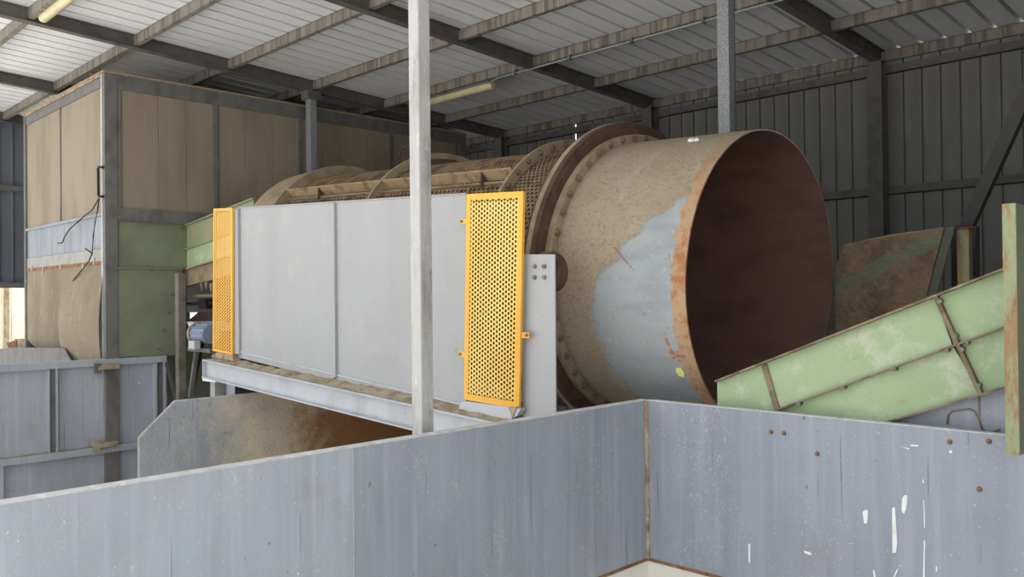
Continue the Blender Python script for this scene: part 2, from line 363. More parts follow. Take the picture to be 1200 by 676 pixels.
# ------------------------------------------------------------------ posts
def post(name, x, y, s, ztop, m, label, z0=-2.9):
    t = thing(name, (x, y, z0), label, 'post')
    box(x-s/2, x+s/2, y-s/2, y+s/2, z0, ztop).build('shaft', m, t, bevel=s*.09)
    box(x-s*.9, x+s*.9, y-s*.9, y+s*.9, z0, z0+.012).build('base_plate', M['rafter'], t)
    box(x-s*.8, x+s*.8, y-s*.8, y+s*.8, ztop-.012, ztop).build('cap_plate', M['rafter'], t)
    return t
post('steel_post', -3.655, 2.945, .088, zr(2.945)-.01, M['galv'], 'pale weathered square post rising behind the long blue-grey bin wall, nearest the camera')
t = thing('steel_post', (-4.47, 7.62, -2.9), 'galvanised channel post standing behind the top of the big drum', 'post')
MB().box(-4.535, -4.405, 7.555, 7.565, -2.9, zr(7.6)-.05).box(-4.415, -4.405, 7.565, 7.68, -2.9, zr(7.6)-.05).box(-4.535, -4.525, 7.565, 7.68, -2.9, zr(7.6)-.05).box(-4.535,-4.405,7.67,7.68,-2.9,zr(7.6)-.05).build('shaft', M['galv2'], t)
box(-4.58, -4.36, 7.5, 7.74, -2.9, -2.888).build('base_plate', M['rafter'], t)
t = post('steel_post', -11.72, 7.22, .13, zr(7.22)-.17, M['galv2'], 'grey square post against the sorting cabin front, carrying a roof rafter')
box(-11.82, -11.62, 7.1, 7.34, zr(7.22)-.17, zr(7.22)-.045).build('bracket', M['rafter'], t)

# ------------------------------------------------------------------ lamps under the roof
def lamp(x0, x1, y, z, label):
    t = thing('fluorescent_lamp', (x0, y, z), label, 'lamp', 'fluorescent lamps under the roof')
    MB().lathe([(x0, .001), (x0, .05), (x0+.03, .06), (x1-.03, .06), (x1, .05), (x1, .001)], 12, (0, y, z)).build('diffuser', M['lampcream'], t, smooth=True)
    box(x0+.03, x1-.03, y-.05, y+.05, z+.03, z+.07).build('housing', M['frame'], t)
    for xx in (x0+.25, x1-.25): box(xx-.015, xx+.015, y-.02, y+.02, z+.06, zr(y)+RD+.002).build('bracket', M['frame'], t)
    return t
ya = 8.78; a = at(502, 117, 1, ya); b_ = at(578, 98, 1, ya)
lamp(a[0]-.2, b_[0], ya, b_[2]-.02, 'long dim fluorescent lamp under the roof behind the pale post')
mb = MB()
pts = [(b_[0]-.02, ya-.06, zr(8.68)-.05)]+[(xx, 8.66, zr(8.68)-.035) for xx in np.linspace(b_[0]+.25, XR-.1, 8)]
mb.tube(pts, .016)
t = thing('conduit_pipe', pts[0], 'thin electrical conduit clipped along the purlin right of the fluorescent lamp', 'pipe')
mb.build('pipe', M['galv2'], t)
for xx in np.arange(b_[0]+.6, XR-.3, 1.05): box(xx-.02, xx+.02, 8.62, 8.69, zr(8.68)-.06, zr(8.68)+.004).build('clip', M['bolt'], t)
yl = 3.26; a = at(50, 10, 1, yl)
lamp(a[0], a[0]+1.5, yl, zr(yl)-.02, 'yellowed lamp end at the top left corner beside a rafter')

# ------------------------------------------------------------------ big bin in front: two walls on a concrete plinth
XH, YH, ZT, ZB = -3.481, 4.80, -.733, -1.838
t = thing('bin_wall', (XH, 2.6, ZB), 'long blue-grey steel bin wall running from bottom left to the bin corner', 'wall')
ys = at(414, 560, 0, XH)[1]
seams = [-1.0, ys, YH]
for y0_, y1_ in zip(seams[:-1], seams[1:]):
    box(XH-.012, XH, y0_+.003, y1_-.003, ZB, ZT-.008).build('steel_plate', M['hopper_daylit'] if y0_ < 0 else M['hopper'], t, label='lighter near plate, daylight put into its colour' if y0_ < 0 else None)
box(XH-.010, XH-.002, ys-.006, ys+.006, ZB, ZT-.012).build('weld_seam', M['hopper_edge'], t)
box(XH-.055, XH+.002, -1.0, YH+.012, ZT-.008, ZT).build('top_rail', M['hopper_edge'], t)
for yy in (.2, 1.6, 3.4, 4.5): box(XH-.10, XH-.0125, yy, yy+.01, ZB, ZT-.0085).build('stiffener', M['hopper'], t)
t = thing('bin_wall', (-1.5, YH, ZB), 'blue-grey steel bin wall at lower right in front of the green conveyor', 'wall')
box(XH+.001, 2.2, YH, YH+.012, ZB, ZT-.006).build('steel_plate', M['hopper'], t)
box(XH+.003, 2.2, YH-.002, YH+.05, ZT-.006, ZT).build('top_rail', M['hopper_edge'], t)
def mark(pts, name='paint_splash', m=None, d=.003):
    MB().prism([(*at(px, py, 1, YH)[[0]], YH-d, at(px, py, 1, YH)[2]) for px, py in pts], (0, d-.0002, 0)).build(name, m or M['white'], t)
mark([(1045.5, 596), (1047, 594), (1049, 595.5), (1050, 612), (1051.5, 636), (1050, 647.5), (1046, 647.5), (1045.8, 620)])
mark([(1057.5, 584), (1059.5, 580.5), (1063, 580), (1063.3, 586), (1062, 596), (1059.5, 602), (1056.5, 598)])
mark([(1011, 600), (1013, 597.5), (1017, 597.5), (1017, 606), (1016, 613), (1013, 613.5)])
mark([(1082, 585), (1083, 587), (1083.8, 604), (1084, 618), (1083, 618), (1082.6, 598)])
mark([(1083, 633), (1084.3, 633), (1083.7, 652), (1083.9, 676), (1081.7, 676), (1082.4, 650)])
mark([(942, 645), (948, 646.5), (952, 649.5), (949, 650), (943, 648)])
mark([(1046.8, 676), (1050.5, 668), (1052.5, 665.5), (1052, 669), (1048.5, 676)])
mark([(1023, 668), (1025, 668.5), (1026.3, 676), (1024, 676)])
mark([(1096.6, 664), (1098.2, 663), (1098.4, 669), (1097, 670)])
mark([(1081.5, 561), (1083, 564), (1082.5, 567), (1081.3, 564)])
mark([(1112.5, 528), (1115.5, 527.5), (1116, 530.5), (1113, 531)])
mark([(1067, 521), (1076, 521.5), (1075.5, 523), (1067.5, 522.5)])
mark([(1055, 523), (1066, 525.5), (1065, 526.3)])
mark([(877, 637), (879.5, 637), (879, 660), (877.3, 657)])
for px, py in ((904, 506), (919, 507.5), (958, 531.5), (1113, 517.5), (1159, 517), (1148, 573)):
    q = at(px, py, 1, YH); MB().lathe([(-.012, .001), (-.012, .011), (0, .014)], 8).build('bolt', M['rust'], t, raw=True)
    o = COL.objects[-1]; o.location = (q[0]-t.location[0], YH-t.location[1]-.001, q[2]+E-t.location[2]); o.rotation_euler = (0, 0, math.pi/2)
mb = MB().tube([(XH+.004, YH-.004, z) for z in np.linspace(ZB, ZT-.01, 30)], .019, 6)
mb.v = [(v[0]+random.uniform(-.004, .004), v[1]+random.uniform(-.004, .004), v[2]) for v in mb.v]
mb.build('corner_weld', M['dust'], t, label='rough tan weld bead down the bin corner')
t = thing('concrete_plinth', (XH, YH, -2.9), 'pale rust-stained concrete plinth under the bin corner at the bottom edge', 'plinth')
box(XH-.08, XH, -1, YH+.2, -2.9, ZB-.002).build('plinth_side', M['plinth'], t)
box(XH+.0005, 2.2, YH, YH+.2, -2.9, ZB-.002).build('plinth_front', M['plinth'], t)
box(XH-.01, XH+.006, -1, YH-.007, ZB-.016, ZB+.004).build('rusty_lip', M['rust'], t)
box(XH+.007, 2.2, YH-.006, YH-.0005, ZB-.016, ZB+.004).build('rusty_lip', M['rust'], t)

# ------------------------------------------------------------------ trommel drum (its own axis frame)
TILT = .0475
C0 = np.array([-2.764, 5.214, .097])*1.2
drum = thing('trommel_drum', C0, 'huge dusty rotating screen drum with open rust-rimmed end', 'drum')
drum.rotation_euler = (0, TILT, 0)
def dr(mb, name, m, parent=None, **k): return mb.build(name, m, parent or drum, raw=True, **k)
dr(MB().lathe([(-1.24, 1.2), (0, 1.2), (0, 1.188)], 128), 'shell', M['drum'], smooth=True)
dr(MB().lathe([(0, 1.188), (-1.9, 1.186)], 96), 'lining', M['lining'], smooth=True, label='dark brown rusty inside of the drum')
dr(MB().lathe([(-1.30, 1.2), (-1.235, 1.2), (-1.235, 1.275), (-1.26, 1.275), (-1.30, 1.275)], 128, closed=True), 'bolt_flange', M['dustsheet'], smooth=True)
dr(MB().lathe([(-1.43, 1.2), (-1.43, 1.383), (-1.415, 1.39), (-1.325, 1.39), (-1.31, 1.383), (-1.31, 1.345), (-1.305, 1.34), (-1.305, 1.2)], 128, closed=True), 'riding_ring', M['rustdark'], smooth=True, label='brown rusty riding ring standing proud of the drum')
dr(MB().lathe([(-1.4, 1.391), (-1.35, 1.391), (-1.35, 1.396), (-1.4, 1.396)], 128, closed=True), 'worn_track', M['dustsheet'], smooth=True)
dr(MB().lathe([(-2.05, 1.2), (-2.05, 1.30), (-2.02, 1.30), (-2.02, 1.2)], 128, closed=True), 'bolt_flange', M['dustsheet'], smooth=True)
def bolts(xs, r, n, rad, nm, m, ph=0):
    proto = None
    for k in range(n):
        th = ph+2*math.pi*k/n
        if proto is None:
            mb = MB().lathe([(.022, .001), (.022, rad*.85), (.004, rad), (.004, rad*1.35), (0, rad*1.4)], 7); proto = o = dr(mb, nm, m)
        else: o = proto.copy(); COL.objects.link(o)
        o.location = (xs, -r*math.sin(th), r*math.cos(th)); o.rotation_euler = (random.random()*3, 0, 0)
bolts(-1.235, 1.24, 44, .024, 'bolt', M['bolt_dusty'], .01)
bolts(-2.02, 1.255, 44, .024, 'bolt', M['bolt_dusty'], .05)
def cylmap(r, s0):
    return lambda u, v: (-(s0+v), -r*math.sin(u/r), r*math.cos(u/r))
dr(MB().perf(cylmap(1.205, 1.40), 2*math.pi*1.205, .64, .05, .0165, 6, True), 'fine_screen', M['screen'])
dr(MB().perf(cylmap(1.2, 2.04), 2*math.pi*1.2, 4.0, .062, .0205, 6, True), 'coarse_screen', M['screen'], sol=.008)
dr(MB().lathe([(-6.62, 1.1), (-6.62, 1.275), (-6.02, 1.30), (-6.02, 1.325), (-5.96, 1.325), (-5.96, 1.19)], 96), 'feed_ring', M['dustsheet'], smooth=True)
dr(MB().lathe([(-6.5, .001), (-6.5, 1.19)], 48), 'end_plate', M['rustdark'])
for k in range(6):
    th = math.radians(44.6+60*k); c, s = math.cos(th), math.sin(th)
    u = np.array([0, -c, -s]); n = np.array([0, -s, c])
    q = lambda xx, a_, r_: np.array([xx, 0, 0])+u*a_+n*r_
    dr(MB().prism([q(-2.06, -.008, 1.205), q(-2.06, .008, 1.205), q(-2.06, .008, 1.325), q(-2.06, -.008, 1.325)], (-3.9, 0, 0)), 'long_bar', M['bar'])
    dr(MB().prism([q(-2.06, .05, 1.205), q(-2.06, .075, 1.205), q(-2.06, .075, 1.225), q(-2.06, .05, 1.225)], (-3.9, 0, 0)), 'retaining_strip', M['dustsheet'])
    for xg in (-2.45, -5.25):
        dr(MB().prism([q(xg, .009, 1.212), q(xg, .12, 1.212), q(xg, .009, 1.315)], (.02, 0, 0)), 'gusset', M['rustdark'])
dr(MB().lathe([(-4.02, 1.265), (-4.02, 1.33), (-3.985, 1.33), (-3.985, 1.265)], 96, closed=True), 'hoop', M['dustsheet'], smooth=True)
# scrapes, tag and lumps lying on the shell are part of its wear
def onshell(s, deg, r=1.2): 
    th = math.radians(deg); return np.array([-s, -r*math.sin(th), r*math.cos(th)])
def patch(pts, name, m, r=1.2025, lab=None):
    dr(MB().poly([onshell(s, d, r) for s, d in pts], [tuple(range(len(pts)))]), name, m, sol=.003, label=lab)
patch([(.71, 78.5), (.67, 78.5), (.58, 83), (.47, 87.5), (.44, 88), (.50, 86.2), (.61, 81.5)], 'rust_scrape', M['copper'])
patch([(.225, 109.5), (.205, 109.8), (.185, 115), (.17, 119), (.20, 119.5), (.215, 116)], 'rust_scrape', M['copper'])
patch([(.19, 117), (.12, 116.5), (.08, 119), (.13, 121), (.19, 120.5)], 'rust_scrape', M['copper'])
patch([(.185, 123.8), (.14, 123.6), (.13, 126), (.15, 128), (.19, 127.6), (.2, 125.5)], 'tag', M['leaf'], 1.206, 'small yellow-green scrap stuck on the drum')
patch([(.17, 81.7), (.145, 81.9), (.145, 84), (.175, 84)], 'rust_scrape', M['copper'])
mb = MB()
for k in range(6):
    p_ = onshell(.42+random.uniform(-.04, .04), 24+random.uniform(-1.5, 1.5), 1.205); r_ = random.uniform(.012, .024)
    mb.lathe([(-r_, .001), (0, r_), (r_, .001)], 6, p_)
dr(mb, 'stone_lump', M['white'])

# ------------------------------------------------------------------ trommel frame
YG = 4.60
fr = thing('trommel_chassis', (-7, YG, -1.0), 'grey sheet-sided support frame along the front of the drum', 'machine frame')
def quad(pxs, y, ext, name, m, parent, **k):
    return MB().prism([at(px, py, 1, y) for px, py in pxs], ext).build(name, m, parent, **k)
def gtop(px): return 245-(px-272)*(17/275.)      # upper edge of the sheets as measured
def gbot(px): return 413+(px-280)*(62/260.)
YP = YG+.03
quad([(279, gtop(279)), (391, gtop(391)), (391, gbot(391)+7), (279, gbot(279)+6)], YP, (0, .006, 0), 'side_panel', M['guard'], fr)
quad([(393.5, gtop(393.5)), (546, gtop(546)), (546, gbot(546)+8), (393.5, gbot(393.5)+7)], YP, (0, .006, 0), 'side_panel', M['guard'], fr)
for pa, pb_ in ((273.5, 278.5), (388, 391.2)):
    a, c = at((pa), gtop(pa), 1, YG), at(pb_, gtop(pb_), 1, YG); bz = at(pa, gbot(pa)+3, 1, YG)[2]
    MB().prism([(a[0], YG, a[2]), (c[0], YG, c[2]), (c[0], YG, bz), (a[0], YG, bz)], (0, .008, 0)).prism([(c[0]-.008, YG+.008, c[2]), (c[0], YG+.008, c[2]), (c[0], YG+.008, bz), (c[0]-.008, YG+.008, bz)], (0, .02, 0)).build('upright', M['guard'], fr)
a, b_ = at(279, gtop(279), 1, YP), at(546, gtop(546), 1, YP)
MB().bar(a+[0, .01, .008], b_+[0, .01, .008], .03, .012).build('top_trim', M['guard'], fr)
a, b_ = at(279, gbot(279), 1, YP), at(546, gbot(546), 1, YP)
MB().bar(a+[0, -.006, .012], b_+[0, -.006, .012], .012, .016).build('bottom_trim', M['beam'], fr)
# main beam
YBm = 4.46
la, lb = at(237, 421, 1, YBm), at(237, 441, 1, YBm)
sl = (at(482, 474, 1, YBm)[2]-la[2])/(at(482, 474, 1, YBm)[0]-la[0]); XE = -4.25
hb = la[2]-lb[2]
def bz(x, dz=0): return la[2]+sl*(x-la[0])+dz
def slab(x0, x1, y0_, y1_, d0, d1): return [(x0, y0_, bz(x0, d0)), (x1, y0_, bz(x1, d0)), (x1, y0_, bz(x1, d1)), (x0, y0_, bz(x0, d1))], (0, y1_-y0_, 0)
mb = MB()
for a_ in ((la[0], XE, YBm, YG+.03, -.014, 0), (la[0], XE, YBm+.05, YBm+.062, -hb, -.014), (la[0], XE, YBm-.01, YBm+.11, -hb-.014, -hb)): mb.prism(*slab(*a_))
mb.prism(*slab(la[0], la[0]+.012, YBm, YBm+.11, -hb, -.014))
mb.build('main_beam', M['beam'], fr)
mb = MB(); n = 60
for i in range(n):
    x_ = la[0]+.2+(XE-la[0]-.4)*i/(n-1); 
    for yy, hh in ((YBm+.02+random.uniform(0, .03), .003), (YBm+.09, .014+random.uniform(0, .012)), (YG+.025, .03+random.uniform(0, .02))): mb.v.append((x_, yy, bz(x_, hh)))
for i in range(n-1):
    for j in range(2): mb.f.append((i*3+j, i*3+3+j, i*3+4+j, i*3+1+j))
o = mb.build('dirt_ledge', M['dust'], fr, label='tan dirt lying along the beam')
box(la[0]+.1, la[0]+.22, YBm+.05, YBm+.17, -2.9, lb[2]-.02).build('leg', M['guard'], fr)
box(la[0]+.0, la[0]+.34, YBm+.0, YBm+.2, lb[2]-.05, lb[2]-.016).build('bracket', M['white'], fr)
box(-4.6, -4.48, YBm+.05, YBm+.17, -2.9, bz(-4.5)-hb-.02).build('leg', M['guard'], fr)
# support plate right of the guard
quad([(612, 298), (650, 298), (651.5, 483), (650, 520), (612, 520)], YG+.035, (0, .012, 0), 'support_plate', M['guard'], fr); sp = COL.objects[-1]
for px, py in ((626.5, 312), (637.8, 312), (626.5, 325), (637.8, 325)):
    q = at(px, py, 1, YG+.03); MB().tube([q+[0, .004, 0], q+[0, -.012, 0]], .017, 8).build('bolt', M['bolt'], sp, smooth=True)
q = at(643, 319, 1, YG+.12)
MB().tube([q+[0, -.05, 0], q+[0, .05, 0]], .155, 28).tube([q+[0, -.056, 0], q+[0, .056, 0]], .05, 16).build('thrust_roller', M['rustdark'], fr, smooth=True)
quad([(540, 472), (545, 470), (610, 479), (606, 487), (596, 492), (535, 486)], YG-.04, (0, .06, 0), 'foot_plate', M['beam'], fr)
q = at(600, 482, 1, YG-.05); MB().prism([q+[-.04, 0, .03], q+[.05, 0, .04], q+[0, 0, -.05]], (0, .04, 0)).build('dirt_lump', M['dust'], fr)
# under-drum trough and rear rail, seen through the gaps
MB().box(-9.3, -4.3, 7.75, 7.9, -1.35, -.8).build('rear_rail', M['darksteel'], fr)
MB().box(-4.72, -4.55, 4.95, 7.6, -1.75, -1.5).build('cross_member', M['darksteel'], fr)

# yellow guards
def guard(pxs, label, name='mesh_guard', tabs=(), strip=.05, sheet='yellow2'):
    q = [at(px, py, 1, YG-.025) for px, py in pxs]
    tl, tr, br, bl = q
    g = thing(name, bl, label, 'guard', 'yellow perforated guards on the drum frame')
    w = np.linalg.norm(tr-tl); h = np.linalg.norm(tl-bl)
    fn = lambda u, v: bl+(br-bl)*(u/w)*(1-v/h)+(tr-tl)*(u/w)*(v/h)+(tl-bl)*(v/h)
    n = np.array([0, -.004, 0])
    i0 = strip
    g2 = lambda u, v: fn(np.clip(i0-.012+u, i0-.015, w-i0+.015), np.clip(i0-.012+v, i0-.015, h-i0+.015))
    MB().perf(g2, w-2*i0+.024, h-2*i0+.024, .0375, .0125, 12).build('perforated_sheet', M[sheet], g, sol=.002)
    for a_, b2, c_, d2 in (((0, 0), (i0, i0), (i0, h-i0), (0, h)), ((w, 0), (w, h), (w-i0, h-i0), (w-i0, i0)),
                          ((0, 0), (w, 0), (w-i0, i0), (i0, i0)), ((0, h), (i0, h-i0), (w-i0, h-i0), (w, h))):
        MB().prism([fn(*a_)+n, fn(*b2)+n, fn(*c_)+n, fn(*d2)+n], (0, .024, 0)).build('frame_strip', M['yellow'], g)  # deeper amber than the sheet: shade of the bent edges put into colour
    for (u, v, sd) in tabs:
        p_ = fn(0 if sd < 0 else w, h*v); 
        MB().prism([p_+[0, .005, -.022], p_+[sd*.08, .005, -.022], p_+[sd*.08, .005, .022], p_+[0, .005, .022]], (0, .012, 0)).build('tab', M['yellow'], g); tb = COL.objects[-1]
        MB().tube([p_+[sd*.06, .006, 0], p_+[sd*.06, -.008, 0]], .012, 7).build('bolt', M['bolt'], tb)
    return g
guard([(547, 227.5), (613.5, 224), (608.5, 479), (544, 468)], 'yellow perforated metal guard beside the drum, right of the grey panels', tabs=((0, .87, -1), (0, .22, -1), (1, .34, 1)))
guard([(250.5, 244.5), (272.5, 243.5), (272.5, 416), (249.5, 411)], 'narrow yellow perforated guard at the left end of the grey panels', strip=.03, sheet='yellow')

# cable over the drum
q = [at(px, py, 1, 6.1) for px, py in ((466, 197), (468, 185), (469.5, 177), (474, 172), (481, 170), (488, 172))]
tag(MB().tube(q, .012, 6).build('cable', M['cable']), 'thin reddish cable loop above the drum beside the pale post', 'cable')

# ------------------------------------------------------------------ bay dividers under and left of the drum
t = thing('bay_divider', (-9, 3.44, -2.9), 'chamfered steel divider caked with tan dirt and rust under the drum frame', 'divider')
a, b_, c = at(163, 513, 0, -9), at(205, 470, 0, -9), at(270, 462, 0, -9)
pl = [(-9, a[1], -2.9), (-9, a[1], a[2]), (-9, b_[1], b_[2]), (-9, 7.6, b_[2]), (-9, 7.6, -2.9)]
MB().prism(pl, (-.012, 0, 0)).build('steel_plate', M['dirtyplate'], t)
mb = MB()
for p_, q in zip(pl[:3], pl[1:4]): mb.bar(np.array(p_)+[-.006, 0, 0], np.array(q)+[-.006, 0, 0], .018, .014, (1, 0, 0))
mb.build('edge_strip', M['hopper_edge'], t)

XB = -12.05
t = thing('bay_divider', (XB, 2, -2.9), 'framed blue-grey steel divider standing left, clamped to the cabin post', 'divider')
zt = -.80; zm = -1.985
def yb_(px, py): return at(px, py, 0, XB+.05)[1]
y1_ = yb_(195, 430)
box(XB-.06, XB+.06, -.5, y1_, zt-.09, zt).build('top_rail', M['bay'], t)
box(XB-.06, XB+.06, -.5, y1_, zm-.09, zm).build('middle_rail', M['bay'], t)
yv = [(-.5, -.44), (yb_(57, 480), yb_(58.5, 480)), (yb_(66, 480), yb_(68, 480)), (yb_(182, 480), yb_(184.5, 480)), (yb_(192.5, 480), yb_(195, 480))]
ed = [-.5]+[yb_(62, 480), y1_]
for y0_, y2_ in zip(ed[:-1], ed[1:]): box(XB-.02, XB-.008, y0_+.004, y2_-.004, zm, zt-.09).build('steel_plate', M['bay'], t)
for y0_, y2_ in yv: box(XB-.008, XB+.05, y0_, y2_, zm, zt-.09).build('stiffener', M['bay'], t)
for y0_, y2_ in ((yb_(57.5, 480)+.02, yb_(67, 480)-.01), (yb_(183, 480)+.03, yb_(194, 480)-.01)): box(XB-.008, XB+.012, y0_, y2_, zm, zt-.09).build('channel_web', M['frame'], t)
box(XB-.05, XB-.04, -.5, y1_, -2.9, zm-.09).build('lower_plate', M['bay'], t)
yq = yb_(5, 570); box(XB-.04, XB+.03, yq-.05, yq, -2.9, zm-.09).build('stiffener', M['bay'], t)
for k, (px, py) in enumerate(((129, 430), (128, 521))):
    q = at(px, py, 0, -11.9)
    box(-12.0, -11.91, q[1]-.14, q[1]+.13, q[2]-.03, q[2]+.03).build('clamp', M['dust'], t)
    box(-11.99, -11.93, q[1]-.18, q[1]-.10, q[2]-.08, q[2]+.05).build('clamp_lug', M['dust'] if k else M['frame'], t)
mb = MB(); n = 30
for i in range(n):
    yy = -.4+(4.1+.4)*i/(n-1); hh = random.uniform(.002, .02)
    mb.v += [(XB-.02, yy, zm+hh+.005), (XB+.055, yy, zm+.003)]
for i in range(n-1): mb.f.append((2*i, 2*i+1, 2*i+3, 2*i+2))
mb.build('dirt_ledge', M['dust'], t)

# ------------------------------------------------------------------ sorting cabin
XC, YC = -12.0, 4.158
X2, Y2 = -15.75, 10.8
ZC = 3.12
cb = thing('sorting_cabin', (XC, YC, -.7), 'dusty cream-panelled sorting cabin in a grey frame, high at left', 'cabin')
box(XC-.09, XC, YC, YC+.17, -2.9, ZC).build('corner_post', M['frame'], cb, bevel=.006)
box(XC-.13, XC-.09, YC-.004, YC+.03, -.8, ZC).build('corner_trim', M['hopper_edge'], cb)
box(X2, X2+.09, YC, YC+.12, -2.9, ZC).build('corner_post', M['frame'], cb)
for (x, y) in ((XC-.09, Y2-.12), (X2, Y2-.12)): box(x, x+.09, y, y+.12, -2.9, ZC).build('corner_post', M['frame'], cb)
box(X2-.02, XC+.02, YC-.02, Y2, ZC, ZC+.03).build('roof_sheet', M['dustsheet'], cb)
def yf(px): return at(px, 180, 0, XC)[1]
# front (faces +X)
box(XC-.06, XC, YC+.17, Y2-.12, ZC-.2, ZC).build('top_beam', M['frame'], cb)
box(XC-.06, XC+.005, YC+.17, Y2-.12, 1.10, 1.28).build('middle_beam', M['frame'], cb)
box(XC-.005, XC+.02, YC+.17, Y2-.12, 1.10, 1.12).build('beam_lip', M['frame'], cb)
box(XC-.04, XC+.006, YC+.185, YC+.215, 1.28, ZC-.2).build('panel_trim', M['frame'], cb)
edges = [YC+.17, yf(186), yf(219), yf(252), yf(288), yf(320), yf(352), yf(378), yf(405), yf(431), yf(458), yf(482), yf(506), yf(528), Y2-.12]
for a_, b2 in zip(edges[:-1], edges[1:]): box(XC-.05, XC-.02, a_+.002, b2-.002, 1.28, ZC-.2).build('wall_panel', M['panel'], cb)
for px in (252.5, 352, 458, 535):
    yv_ = yf(px); box(XC-.055, XC+.004, yv_-.035, yv_+.035, 1.28, ZC-.2).build('mullion', M['frame'], cb)
box(XC-.052, XC-.05, YC+.17, Y2-.12, 1.28, ZC-.2).build('inner_sheet', M['panel'], cb)
# left face (faces -Y)
def xf(px, py): return at(px, py, 1, YC)[0]
box(X2+.09, XC-.13, YC+.01, YC+.07, ZC-.17, ZC).build('top_beam', M['frame'], cb)
box(X2+.09, XC-.13, YC-.012, YC+.0, ZC-.03, ZC+.035).build('dust_edge', M['dust'], cb)
xm = xf(69, 180)
for a_, b2 in ((X2+.09, xm-.02), (xm+.02, XC-.13)): box(a_, b2, YC+.03, YC+.05, 1.2, ZC-.17).build('wall_panel', M['panel'], cb)
box(xm-.02, xm+.02, YC+.015, YC+.05, 1.2, ZC-.17).build('mullion', M['frame'], cb)
box(X2+.09, XC-.13, YC+.0, YC+.05, 1.17, 1.21).build('sill_trim', M['blueplate'], cb)
xm2 = xf(73, 290)
for a_, b2 in ((X2+.09, xm2-.004), (xm2+.004, XC-.13)):
    box(a_, b2, YC+.03, YC+.045, .72, 1.17).build('lower_sheet', M['blueplate'], cb)
    box(a_, b2, YC+.02, YC+.045, .50, .715).build('clamp_strip', M['clampstrip'], cb)
box(X2+.09, XC-.13, YC+.012, YC+.02, .50, .545).build('rust_strip', M['rust'], cb)
for px, py in ((37, 314), (71, 313), (110, 306), (50, 318), (97, 313)):
    q = at(px, py, 1, YC+.01); box(q[0]-.02, q[0]+.02, YC+.005, YC+.022, q[2]-.05, q[2]+.05).build('bracket', M['guard'], cb)
# belting curtains: bulging sheets hung from the strip
def curtain(x0, x1, zb0, zb1, bulge, name):
    mb = MB(); nu, nv = 20, 16
    for i in range(nu+1):
        for j in range(nv+1):
            u, v = i/nu, j/nv; x_ = x0+(x1-x0)*u
            zb = zb0+(zb1-zb0)*u-.10*math.sin(math.pi*u)
            if u < .22: zb += (1-u/.22)**2*.28*bulge*3
            z_ = .50+(zb-.50)*v
            mb.v.append((x_, YC+.03-bulge*math.sin(math.pi*min(1, v*.75))*(.3+.7*math.sin(math.pi*u)), z_))
    for i in range(nu):
        for j in range(nv): mb.f.append((i*(nv+1)+j, (i+1)*(nv+1)+j, (i+1)*(nv+1)+j+1, i*(nv+1)+j+1))
    return mb.build(name, M['rubber'], cb, smooth=True, sol=.012)
xs_ = xf(75, 380)
curtain(X2+.09, xs_+.02, -.66, -.74, .03, 'rubber_curtain')
curtain(xs_, XC-.10, -.72, -.80, .28, 'rubber_curtain')
q = [at(px, py, 1, YC-.03) for px, py in ((120.5, 196), (115.5, 195.5), (115, 197), (115.5, 229), (116.5, 230), (120.5, 230.5))]
MB().tube(q, .018, 6).build('handle', M['black'], cb)
def cable(pts, nm='cable', r=.010):
    MB().tube([at(px, py, 1, YC-.05-.03*(i % 2)) for i, (px, py) in enumerate(pts)], r, 6).build(nm, M['cable'], cb)
cable([(116, 232), (108, 246), (99, 253), (90, 261), (82, 268), (76, 277), (73, 284.5), (68, 285)])
cable([(116, 232), (114.5, 246), (111.5, 260), (109.5, 275), (108, 297), (104, 306), (97, 315), (88, 326), (81, 336), (76, 347), (72, 350)])
cable([(108, 297), (104, 294), (100, 291)])

# things tucked under the cabin
t = thing('hopper_lip', (-13.4, 3.9, -.9), 'dark sloping hopper lip seen over the left divider, below the curtain', 'hopper')
q = [at(px, py, 1, 3.9) for px, py in ((-30, 411), (20, 407), (75, 408), (84, 425), (84, 440), (-30, 440))]
MB().prism(q, (0, .02, 0)).build('lip_plate', M['frame'], t)
q = [at(px, py, 1, 4.0) for px, py in ((75, 407), (84, 405), (94, 422), (90, 430), (84, 425))]
MB().prism(q, (0, .3, 0)).build('side_flap', M['dustsheet'], t)
t = thing('rusty_bracket', (-15.9, 4.3, -.8), 'small rusty bracket at the cabin foot against the daylight', 'bracket')
q = [at(px, py, 1, 4.25) for px, py in ((17, 397), (33, 397), (33, 410), (20, 410))]
MB().prism(q, (0, .12, 0)).build('plate', M['dust'], t)
q = [at(px, py, 1, 4.22) for px, py in ((31.5, 392), (34.5, 392), (36, 412), (32, 412))]
MB().prism(q, (0, .16, 0)).build('upright', M['rust'], t)
q = [at(px, py, 1, 4.24) for px, py in ((8, 402), (19, 398), (20, 409), (11, 411))]
MB().prism(q, (0, .05, 0)).build('lug', M['rust'], t)

# ------------------------------------------------------------------ green feed chute on the left
ch = thing('feed_chute', (-11, 5.3, -.2), 'moss-green feed chute rising from under the cabin into the drum', 'chute')
XG = XC-.03
def xq(pts, x, ext, nm, m): return MB().prism([at(px, py, 0, x) for px, py in pts], ext).build(nm, m, ch)
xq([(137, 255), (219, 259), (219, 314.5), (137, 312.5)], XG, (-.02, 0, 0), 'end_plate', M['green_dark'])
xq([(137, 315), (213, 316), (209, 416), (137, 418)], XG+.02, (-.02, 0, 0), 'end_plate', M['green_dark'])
a, b_ = at(137, 313.7, 0, XG+.03), at(214, 315.3, 0, XG+.03)
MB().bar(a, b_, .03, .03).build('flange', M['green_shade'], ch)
for px, py in ((178, 316), (209, 317), (202, 345), (198, 366), (191, 387), (186, 409), (213, 268)):
    q = at(px, py, 0, XG+.02); MB().tube([q, q+[.02, 0, 0]], .02, 7).build('bolt', M['bolt_dusty'], ch)
